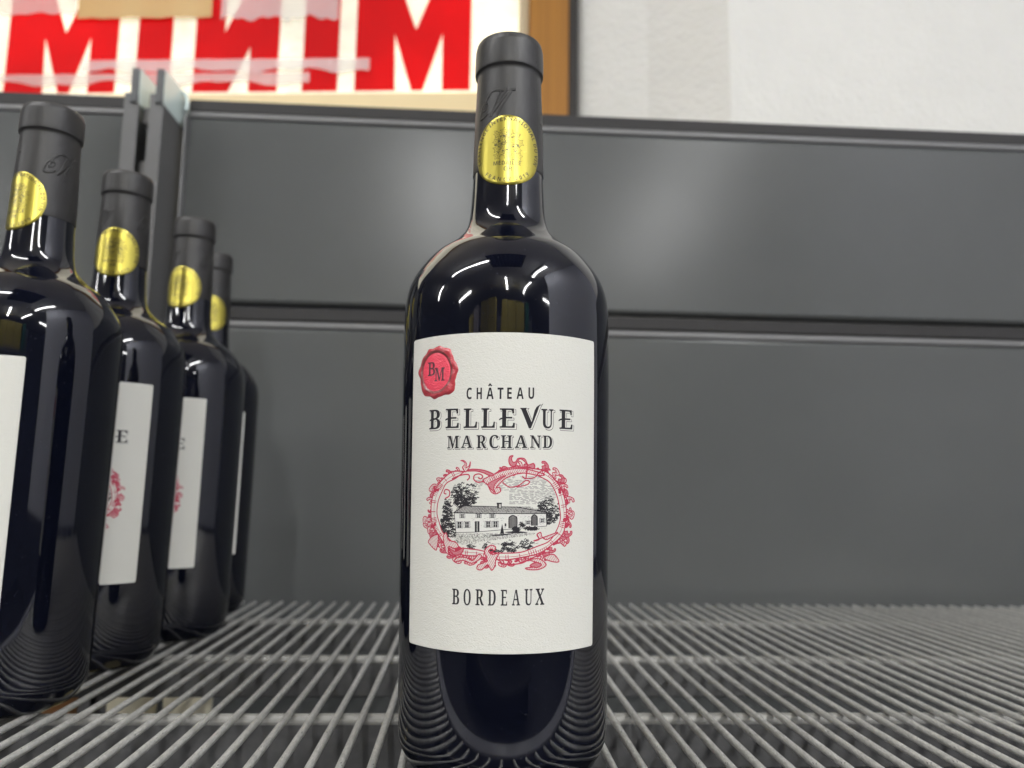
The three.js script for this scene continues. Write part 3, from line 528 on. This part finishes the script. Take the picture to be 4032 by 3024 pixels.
const bottleGroup = 'wine bottles on the wire shelf';
const bottle = thing('wine_bottle', 'dark wine bottle in the middle, standing alone with its whole front label in view', 'wine bottle', [.00045, .0001, 0], bottleGroup);
bottle.rotation.order = 'ZYX'; bottle.rotation.y = THREE.MathUtils.degToRad(-5.15); bottle.rotation.z = .005;
mesh('bottle_glass', glassGeo(), glassMat, bottle);
mesh('capsule', capsuleGeo(), capsuleMat, bottle);
mesh('medal_sticker', medalGeo, medalMat, bottle);
const lab = mesh('front_label', labelGeo(), labelMat, bottle);
mesh('wax_seal', sealGeo, sealMat, lab);
[[-.2180, -.0730, -26.0, 1, -.010, 'dark wine bottle nearest the camera in the left row, cut by the photo edge'],
  [-.2158, -.1510, 2.0, 4, -.009, 'dark wine bottle second in the left row, behind the nearest one'],
  [-.2034, -.2275, -13.0, 4, -.006, 'dark wine bottle third in the left row, in front of the farthest one'],
  [-.2145, -.3060, 10.0, 5, -.003, 'dark wine bottle farthest back in the left row, mostly hidden by the others']].forEach(([x, z, turn, med, lean, label]) => {
  const c = bottle.clone(); c.name = numbered('wine_bottle'); scene.add(c); c.position.set(x, .0001, z);
  c.rotation.set(0, THREE.MathUtils.degToRad(turn), lean, 'ZYX'); c.userData.label = label;
  c.children[2].rotation.y = THREE.MathUtils.degToRad(med); c.children[1].rotation.y = THREE.MathUtils.degToRad(med + 100);
});

// ------------------------------------------------------------------ the shelf across the aisle, behind the camera; seen only in the glass
{
  const S = thing('store_shelf', 'grey store shelf across the aisle behind the camera, mirrored in the bottle', 'store shelf', [-.7, -1.1, 2.75]);
  const grey = std({ color: lin(.10, .10, .11), roughness: .5 });
  for (const y of [.35, 1.0, 1.62]) mesh('shelf_board', box(4.2, .03, .42, 0, y, .2), grey, S);
  mesh('shelf_back', box(4.2, 2.0, .03, 0, 1.0, .45), grey, S);
  for (const x of [-2.1, 0, 2.1]) mesh('upright', box(.05, 2.05, .06, x, 1.02, .48), grey, S);
  const C = (x, w, h, y, col, name, label, cat) => { const t = tag(mesh(name, box(w, h, .22, 0, h / 2, 0, .006), std({ color: lin(...col), roughness: .5 })), label, cat); t.position.set(x, y, 2.9); return t; };
  const yy = -1.1 + 1.635;
  [[-2.45, .36, .46], [-1.42, .44, .5], [-.95, .46, .52], [-.30, .40, .44], [.12, .42, .42], [.56, .44, .4]].forEach(([x, w, h], i) => { const t = C(x, w, h, yy, [.34, .27, .03], 'carton', `yellow carton across the aisle, ${['leftmost', 'left of the middle pair', 'taller of the middle pair', 'just right of the middle pair', 'next to last on the right', 'beside the green box'][i]}`, 'carton'); t.userData.group = 'yellow cartons across the aisle'; });
  C(-2.0, .38, .48, yy, [.45, .40, .42], 'paper_bag', 'pale paper bag between yellow cartons across the aisle', 'bag');
  C(.95, .2, .42, yy, [.01, .10, .06], 'green_box', 'dark green box at the end of the yellow cartons', 'box');
  C(-.6, .3, .4, -1.1 + 1.015, [.22, .20, .16], 'brown_box', 'brown box on the middle board across the aisle', 'box');
  C(.4, .14, .42, -1.1 + 1.015, [.30, .28, .22], 'tan_box', 'narrow tan box on the middle board across the aisle', 'box');
  C(-1.3, .5, .4, -1.1 + 1.015, [.10, .10, .14], 'slate_box', 'slate grey box on the middle board across the aisle', 'box');
}
renderer.render(scene, camera);
